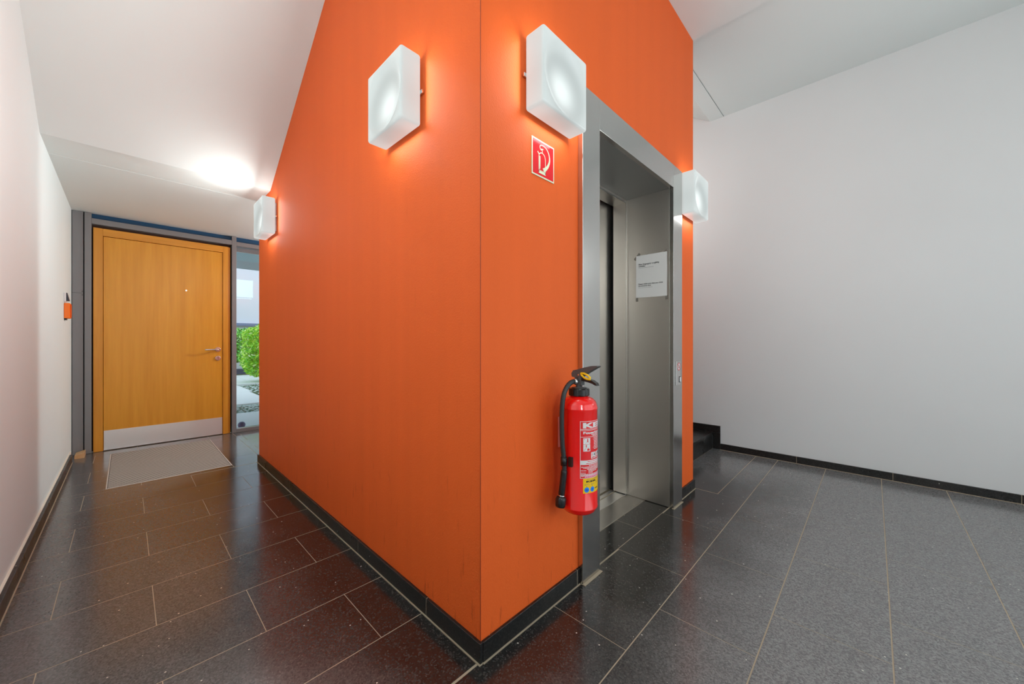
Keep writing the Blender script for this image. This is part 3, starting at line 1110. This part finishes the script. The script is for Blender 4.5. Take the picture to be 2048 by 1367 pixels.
ZT, ZB = 0.7770, 0.5545
b = MB()
patch(b, 0, LW, ZB, ZT, 1)
T = 0.0017
for z in (ZT - T, 0.7450, 0.7405, 0.7145, ZB):
    patch(b, 0, LW, z, z + T, 0, 0.0001)
for s in (0, LW - T):
    patch(b, s, s + T, ZB, ZT, 0, 0.0001)
wrap_text(b, 'KEIL', 0.0112, LW - 0.0035, 0.7510, 0.0200, 0, 0.00015, 0.05)
wrap_text(b, 'Feuerlöscher', 0.0125, LW - 0.0125, 0.7275, 0.0092, 0, 0.00015, 0.04)


def scribble(b, s0, s1, z, hgt, mi, lift=0.00015, lo=0.003, hi=0.012):
    s = s0
    while s < s1 - 0.001:
        ds = min(random.uniform(lo, hi), s1 - s)
        patch(b, s, s + ds, z, z + hgt, mi, lift)
        s += ds + 0.0012


scribble(b, 0.047, 0.10, 0.7225, 0.0028, 0)
scribble(b, 0.054, 0.092, 0.7180, 0.0026, 0)
# instruction pictograms
patch(b, 0.0125, 0.0420, 0.6875, 0.7110, 0, 0.00015)
patch(b, 0.0125, 0.0420, 0.6595, 0.6865, 0, 0.00015)
patch(b, 0.0155, 0.0180, 0.7055, 0.7085, 1, 0.0003)
patch(b, 0.0285, 0.0325, 0.6985, 0.7090, 1, 0.0003)
patch(b, 0.0265, 0.0345, 0.6965, 0.6985, 1, 0.0003)
for i in range(7):
    a = PI * i / 6
    patch(b, 0.0305 - 0.0085 * math.cos(a) - 0.0008, 0.0305 - 0.0085 * math.cos(a) + 0.0008, 0.6885 + 0.0055 * math.sin(a), 0.6900 + 0.0055 * math.sin(a), 1, 0.0003)
patch(b, 0.0285, 0.0385, 0.6620, 0.6700, 1, 0.0003)
patch(b, 0.0325, 0.0345, 0.6700, 0.6745, 1, 0.0003)
patch(b, 0.0230, 0.0265, 0.6755, 0.6850, 1, 0.0003)
for i in range(5):
    patch(b, 0.0150 + i * 0.002, 0.0168 + i * 0.002, 0.6620 + i * 0.0024, 0.6640 + i * 0.0024, 1, 0.0003)
# instruction lines
z = 0.7085
for i in range(8):
    if i in (0, 1, 6):
        patch(b, 0.0565, 0.0583, z, z + 0.0030, 0, 0.00015)
    scribble(b, 0.0615, LW - 0.012 - random.uniform(0, 0.03), z, 0.0028, 0, 0.00015, 0.004, 0.016)
    z -= 0.0062
# fire classes
for k, ch in enumerate('ABC'):
    s0 = 0.046 + 0.030 * k
    patch(b, s0, s0 + 0.026, 0.6290, 0.6540, 0, 0.00015)
    wrap_text(b, ch, s0 + 0.0135, s0 + 0.0235, 0.6405, 0.0105, 2, 0.0003, 0.04)
    patch(b, s0 + 0.004, s0 + 0.007, 0.6400, 0.6500, 1, 0.0003)
    patch(b, s0 + 0.004, s0 + 0.021, 0.6320, 0.6355, 1, 0.0003)
patch(b, T, LW - T, 0.6075, 0.6245, 0, 0.00015)
scribble(b, 0.030, 0.115, 0.6185, 0.0022, 1, 0.0003)
scribble(b, 0.024, 0.120, 0.6110, 0.0022, 1, 0.0003)
for (s0, s1, zz) in ((0.036, 0.130, 0.6025), (0.004, 0.130, 0.5975), (0.012, 0.125, 0.5930), (0.028, 0.110, 0.5885), (0.003, 0.024, 0.5835), (0.034, 0.10, 0.5845), (0.034, 0.08, 0.5800), (0.003, 0.023, 0.5745), (0.034, 0.055, 0.5750), (0.003, 0.13, 0.5690), (0.003, 0.13, 0.5655), (0.003, 0.018, 0.5620)):
    scribble(b, s0, s1, zz, 0.0024, 0)
patch(b, 0.019, 0.120, 0.5575, 0.5650, 3, 0.0002)
scribble(b, 0.022, 0.112, 0.5590, 0.0020, 1, 0.0003)
b.build('label', [M['label_white'], M['red_flat'], M['black_print'], mat('pink_print', srgb(236, 170, 200), 0.5)], fx)
# yellow inspection sticker
b = MB()
y0_, y1_ = 0.4960, 0.5535
s0_ = 0.0115
patch(b, s0_, s0_ + 0.118, y0_, y1_, 0)
wrap_text(b, 'KEIL', s0_ + 0.0130, s0_ + 0.066, 0.5385, 0.0062, 1, 0.0002, 0.05)
scribble(b, s0_ + 0.015, s0_ + 0.095, 0.5480, 0.0016, 2, 0.0002)
for (a, c, zz) in ((0.006, 0.026, 0.5305), (0.006, 0.013, 0.5265), (0.034, 0.052, 0.5305), (0.034, 0.044, 0.5265), (0.060, 0.085, 0.5315)):
    scribble(b, s0_ + a, s0_ + c, zz, 0.0014, 2, 0.0002)
for sc_ in (s0_ + 0.0155, s0_ + 0.0415):
    vs = [cyl(sc_, 0.5095, 0.0006)]
    for k in range(24):
        a = 2 * PI * k / 24
        vs.append(cyl(sc_ + 0.0102 * math.cos(a), 0.5095 + 0.0102 * math.sin(a), 0.0003))
    b.add(vs, [(0, 1 + k, 1 + (k + 1) % 24) for k in range(24)], 3, True)
    patch(b, sc_ - 0.0035, sc_ + 0.0035, 0.5065, 0.5125, 4, 0.0009)
    patch(b, sc_ - 0.001, sc_ + 0.001, 0.5215, 0.5240, 1, 0.0002)
scribble(b, s0_ + 0.056, s0_ + 0.080, 0.5080, 0.0040, 1, 0.0002)
b.build('inspection_sticker', [M['yellow_print'], M['black_print'], M['grey_print'], M['blue_print'], mat('dark_blue_print', srgb(10, 90, 200), 0.5)], fx)

# ------------------------------------------------------------------ entrance front
# oak door
dr = bpy.data.objects.new('door_1', None)
COL.objects.link(dr)
dr.location = (-0.53, VF, 0)
struct(dr, 'wide oak entrance door with a metal kick plate', 'door')
F0, F1, FZ = -1.075, 0.026, 2.240
L0, L1, LZ = -1.007, -0.049, 2.162
DV = VF + 0.012
MB().rbox(F0, L0 - 0.003, DV, DV + 0.06, 0.002, FZ, 0.0015).build('door_jamb', M['oak_solid'], dr)
MB().rbox(L1 + 0.003, F1 - 0.020, DV, DV + 0.06, 0.002, FZ, 0.0015).build('door_jamb', M['oak_solid'], dr)
MB().rbox(F1 - 0.0195, F1, DV + 0.012, DV + 0.06, 0.002, FZ, 0.0015).build('door_stop_bead', M['oak_solid'], dr)
MB().rbox(L0 - 0.0028, L1 + 0.0028, DV, DV + 0.06, LZ + 0.004, FZ, 0.0015).build('door_head', M['oak_solid_h'], dr)
leaf = MB().rbox(L0, L1, DV + 0.006, DV + 0.055, 0.006, LZ, 0.0015).build('door_leaf', M['oak'], dr)
MB().rbox(L0 + 0.003, L1 - 0.003, DV + 0.0035, DV + 0.0059, 0.008, 0.205, 0.0008).build('kick_plate', M['alu'], leaf)
MB().tube([(-0.376, DV + 0.0075, 1.68), (-0.376, DV + 0.003, 1.68)], [0.009, 0.008], 0, 16).build('peephole', M['chrome'], leaf)
MB().box(-1.0862, 0.0392, DV + 0.0605, DV + 0.067, 0.0, 2.272).build('shadow_gap', M['oak_dark'], dr)
hd = MB()
hx, hz = -0.093, 1.012
hd.tube([(hx, DV + 0.006, hz), (hx, DV - 0.003, hz), (hx, DV - 0.005, hz)], [0.0265, 0.0265, 0.023], 0, 28)
handle = hd.build('handle_rosette', M['chrome'], dr)
MB().tube(smooth([(hx, DV - 0.004, hz), (hx, DV - 0.030, hz), (hx - 0.004, DV - 0.045, hz), (hx - 0.018, DV - 0.052, hz), (hx - 0.06, DV - 0.052, hz - 0.001), (hx - 0.125, DV - 0.050, hz - 0.002)], 5),
          0.0085, 0, 14).build('lever_handle', M['chrome'], handle)
b = MB().tube([(hx, DV + 0.006, 0.909), (hx, DV - 0.003, 0.909), (hx, DV - 0.005, 0.909)], [0.0265, 0.0265, 0.023], 0, 28)
lk = b.build('lock_rosette', M['chrome'], dr)
b = MB().prism([(hx + 0.0085 * math.cos(a), 0.914 + 0.0085 * math.sin(a)) for a in [math.radians(-55 + 290 * i / 14 + 0) for i in range(15)]] + [(hx - 0.005, 0.893), (hx + 0.005, 0.893)], 1, DV - 0.0085, DV - 0.0048)
b.build('lock_cylinder', M['steel'], lk)

# steel and glass front around the door
w1 = bpy.data.objects.new('window_1', None)
COL.objects.link(w1)
w1.location = (0.5, VF, 0)
struct(w1, 'grey metal framed glazing around the entrance door', 'window')
MB().rbox(UL + 0.004, -1.1395, VF + 0.004, VF + 0.10, 0.001, HS - 0.001, 0.002).build('column_cover', M['grey_metal'], w1)
b = MB()
b.box(UL + 0.0035, -1.1392, VF + 0.0033, VF + 0.0041, 1.5775, 1.5795)
for z in (1.5955, 1.560):
    b.tube([(-1.1455, VF + 0.0045, z), (-1.1455, VF + 0.002, z)], 0.004, 0, 8)
b.build('panel_joint', M['black_gap'], w1)
MB().box(-1.141, -1.131, VF + 0.03, VF + 0.09, 0.001, HS - 0.001).build('gap_strip', M['black_gap'], w1)
MB().rbox(-1.132, -1.086, VF - 0.004, VF + 0.08, 0.001, HS - 0.001, 0.002).build('mullion', M['grey_metal'], w1)
MB().rbox(0.039, 0.084, VF - 0.002, VF + 0.08, 0.001, HS - 0.001, 0.002).build('mullion', M['grey_metal'], w1)
MB().rbox(1.10, 1.145, VF - 0.002, VF + 0.08, 0.001, HS - 0.001, 0.002).build('mullion', M['grey_metal'], w1)
MB().rbox(-1.0855, 0.0385, VF - 0.001, VF + 0.08, 2.271, 2.326, 0.002).build('transom', M['grey_metal'], w1)
MB().rbox(0.0845, 1.0995, VF - 0.001, VF + 0.08, 2.268, 2.316, 0.002).build('transom', M['grey_metal'], w1)
MB().rbox(1.1455, CU - 0.101, VF - 0.001, VF + 0.08, 2.268, 2.316, 0.002).build('transom', M['grey_metal'], w1)
MB().rbox(0.0845, 1.0995, VF - 0.001, VF + 0.08, 0.001, 0.045, 0.002).build('bottom_rail', M['grey_metal'], w1)
MB().rbox(1.1455, CU - 0.101, VF - 0.001, VF + 0.08, 0.001, 0.045, 0.002).build('bottom_rail', M['grey_metal'], w1)
MB().box(-1.0855, 0.0385, VF + 0.035, VF + 0.045, 2.3265, HS - 0.001).build('transom_pane', M['blue_glass'], w1)
MB().box(0.0845, 1.0995, VF + 0.035, VF + 0.045, 2.3165, HS - 0.001).build('transom_pane', M['blue_glass'], w1)
MB().box(1.1455, CU - 0.101, VF + 0.035, VF + 0.045, 2.3165, HS - 0.001).build('transom_pane', M['blue_glass'], w1)
MB().box(0.0845, 1.0995, VF + 0.040, VF + 0.048, 0.0455, 2.2675).build('pane', M['glass'], w1)
MB().box(1.1455, CU - 0.101, VF + 0.040, VF + 0.048, 0.0455, 2.2675).build('pane', M['glass'], w1)
MB().rbox(0.0845, 1.0995, VF + 0.088, VF + 0.12, 2.215, 2.2675, 0.002).build('blind_box', M['white_plastic'], w1)
# wall piece behind and above the glazing
b = MB().box(UL, CU, VF + 0.081, VF + 0.2, HS - 0.06, HC)
struct(b.build('trim_1', M['outer_wall']))

# door mat
mt = thing('door_mat', 'recessed ribbed aluminium door mat in front of the oak door', 'door mat', ((MATR[0] + MATR[1]) / 2, (MATR[2] + MATR[3]) / 2, 0))
x0, x1, y0, y1 = MATR
b = MB()
fw = 0.007
b.box(x0 + 0.001, x0 + fw, y0 + 0.001, y1 - 0.001, -0.010, 0.0012)
b.box(x1 - fw, x1 - 0.001, y0 + 0.001, y1 - 0.001, -0.010, 0.0012)
b.box(x0 + fw, x1 - fw, y0 + 0.001, y0 + fw, -0.010, 0.0012)
b.box(x0 + fw, x1 - fw, y1 - fw, y1 - 0.001, -0.010, 0.0012)
b.build('mat_frame', mat('mat_frame_aluminium', (0.62, 0.61, 0.59, 1), 0.5, 0.3), mt)
MB().box(x0 + fw, x1 - fw, y0 + fw, y1 - fw, -0.010, -0.0003).build('textile_base', M['mat_textile'], mt)
NR = 41
pitch = (y1 - y0 - 2 * fw - 0.008) / NR
first = None
for i in range(NR):
    ya = y0 + fw + 0.006 + pitch * i
    if first is None:
        first = MB().rbox(x0 + fw + 0.003, x1 - fw - 0.003, ya, ya + pitch * 0.54, -0.0034, 0.0002, 0.0006, 0, 1).build('slat', M['mat_alu'], mt)
    else:
        o = first.copy()
        COL.objects.link(o)
        o.location.y += pitch * i

# wall devices beside the door
ob = thing('alarm_box', 'small orange box on the white wall beside the entrance door', 'wall box', (UL, 4.02, 1.31))
MB().rbox(UL + 0.0005, UL + 0.034, 3.955, 4.065, 1.302, 1.432, 0.004).build('housing', M['orange_plastic'], ob)
MB().rbox(UL + 0.0345, UL + 0.038, 3.962, 4.058, 1.310, 1.424, 0.002).build('front_cover', mat('darker_orange_plastic', srgb(226, 84, 8), 0.4), ob)
MB().rbox(UL + 0.0005, UL + 0.014, 3.97, 4.05, 1.288, 1.3015, 0.002).build('mounting_foot', M['black_plastic'], ob)
ws = thing('wall_switch', 'narrow white switch with a dark front above the orange box', 'switch', (UL, 4.0, 1.44))
MB().rbox(UL + 0.0005, UL + 0.012, 3.96, 4.04, 1.442, 1.522, 0.003).build('switch_base', M['white_plastic'], ws)
b = MB().prism([(UL + 0.0125, 1.452), (UL + 0.030, 1.452), (UL + 0.016, 1.520), (UL + 0.0125, 1.520)], 1, 3.968, 4.032)
b.build('rocker', mat('dark_blue_plastic', srgb(40, 44, 58), 0.4), ws)

# wooden door wedge on the floor in the corner
b = MB()
b.prism([(UL + 0.030, 0.0005), (UL + 0.092, 0.0005), (UL + 0.092, 0.048), (UL + 0.030, 0.030)], 1, 4.41, 4.575)
wdg = b.build('door_wedge', M['raw_wood'])
tag(wdg, 'small raw wooden wedge on the floor against the grey column', 'door wedge')

# ------------------------------------------------------------------ outdoors
GZ = -0.02
b = MB().box(-7, 14, VF + 0.07, 24, GZ - 0.2, GZ - 0.05)
gr = struct(b.build('ground', M['earth']), 'grassy ground outside the entrance', 'ground')


def slab(x0, x1, y0, y1):
    MB().rbox(x0 + 0.006, x1 - 0.006, y0 + 0.006, y1 - 0.006, GZ - 0.05, GZ, 0.004, 0, 1).build('paving_slab', M['paving'], gr)


for i in range(-2, 6):
    slab(i * 1.5, i * 1.5 + 1.5, VF + 0.09, 6.2)
slab(-0.9, 1.10, 7.22, 9.2)
slab(-0.9, 1.16, 9.2, 11.0)
for i in range(-1, 5):
    slab(i * 1.6, i * 1.6 + 1.6, 11.05, 12.9)
    slab(i * 1.6, i * 1.6 + 1.6, 12.9, 14.4)


def pebbles(name, label, x0, x1, y0, y1, n_):
    b = MB()
    ico = [(0, 0, 1), (0.89, 0, 0.3), (0.28, 0.85, 0.3), (-0.72, 0.53, 0.3), (-0.72, -0.53, 0.3), (0.28, -0.85, 0.3), (0, 0, -0.6)]
    fs = [(0, 1, 2), (0, 2, 3), (0, 3, 4), (0, 4, 5), (0, 5, 1), (6, 2, 1), (6, 3, 2), (6, 4, 3), (6, 5, 4), (6, 1, 5)]
    for i in range(n_):
        r_ = random.uniform(0.02, 0.05)
        x, y, a = random.uniform(x0, x1), random.uniform(y0, y1), random.uniform(0, 6)
        ca, sa = math.cos(a), math.sin(a)
        b.add([(x + r_ * (p[0] * ca - p[1] * sa), y + r_ * 0.8 * (p[0] * sa + p[1] * ca), GZ - 0.03 + r_ * 0.55 * p[2]) for p in ico], fs, random.choice((0, 0, 1)))
    o = b.build(name, [M['stone_pale'], mat('grey_pebble', srgb(104, 136, 116), 0.8)])
    o['kind'] = 'stuff'
    o['label'] = label
    o['category'] = 'gravel'


pebbles('gravel', 'pale gravel strip crossing in front of the entrance glazing', -0.5, 2.2, 6.22, 7.2, 1500)
pebbles('gravel', 'pale gravel bed along the side of the garden path', 1.18, 2.4, 7.3, 10.9, 900)
# door stop outside
b = MB().lathe([(0.0, 0.075), (0.018, 0.073), (0.034, 0.062), (0.042, 0.042), (0.040, 0.020), (0.030, 0.002), (0.0, 0.0)], (0.205, 4.98, GZ), 2, 24)
tag(b.build('door_stop', M['rubber_grey']), 'round grey rubber door stop on the paving outside the glass', 'door stop')
# canopy and opposite building
b = MB().box(-4, 8, VF + 0.2, 7.85, 2.52, 2.75)
struct(b.build('canopy', M['canopy']), 'blue grey canopy over the entrance', 'canopy')
b = MB().box(-6, 14, 17.0, 17.3, GZ - 0.1, 7)
struct(b.build('wall_outside', M['outer_wall']), 'pale wall of the opposite building', 'wall')
b = MB().box(-6, 14, 16.82, 16.999, 1.735, 1.84)
struct(b.build('trim_2', M['ledge']))
b = MB().box(-6, 14, 15.6, 15.75, GZ - 0.1, 0.12)
struct(b.build('kerb', M['ledge']), 'low blue grey kerb below the hedge', 'kerb')


def shrub(name, label, box_, n_, leafmat, size, trunks):
    x0, x1, y0, y1, z0, z1 = box_
    root = thing(name, label, 'hedge', ((x0 + x1) / 2, (y0 + y1) / 2, GZ - 0.05))
    b = MB()
    for i in range(n_):
        while True:
            a, c, e_ = random.uniform(-1, 1), random.uniform(-1, 1), random.uniform(-1, 1)
            q = abs(a) ** 3 + abs(c) ** 3 + abs(e_) ** 3
            if q < 1 + 0.15 * math.sin(9 * a + 5 * e_) and q > 0.25:
                break
        p = Vector(((x0 + x1) / 2 + a * (x1 - x0) / 2, (y0 + y1) / 2 + c * (y1 - y0) / 2, (z0 + z1) / 2 + e_ * (z1 - z0) / 2))
        d1 = Vector((random.gauss(0, 1), random.gauss(0, 1), random.gauss(0, 1))).normalized()
        d2 = d1.cross(Vector((random.gauss(0, 1), random.gauss(0, 1), random.gauss(0, 1)))).normalized()
        d3 = d1.cross(d2)
        s_ = size * random.uniform(0.7, 1.3)
        b.add([p - d1 * s_, p + d2 * s_ * 0.45 + d3 * s_ * 0.12, p + d1 * s_, p - d2 * s_ * 0.45 + d3 * s_ * 0.12], [(0, 1, 2), (0, 2, 3)], 0)
    o = b.build('foliage', leafmat, root)
    o['kind'] = 'stuff'
    for (tx, ty, th) in trunks:
        MB().tube(smooth([(tx, ty, GZ - 0.05), (tx + 0.03, ty, th * 0.4), (tx - 0.03, ty + 0.02, th * 0.75), (tx + 0.05, ty, th)], 3), [0.06] * 7 + [0.045] * 3, 0, 8).build('trunk', M['bark'], root)
    return root


shrub('hedge', 'dense green hedge outside, behind the entrance glazing', (0.6, 5.0, 14.5, 15.5, 0.34, 1.58), 12000, M['leaf'], 0.062, [(1.3, 15.0, 1.2), (2.2, 15.0, 1.2), (3.4, 15.0, 1.2)])
shrub('garden_shrub', 'yellow green leafy shrub closer than the hedge', (1.36, 3.2, 10.95, 12.2, 0.08, 1.66), 8500, M['leaf_y'], 0.05, [(2.4, 11.6, 1.0)])
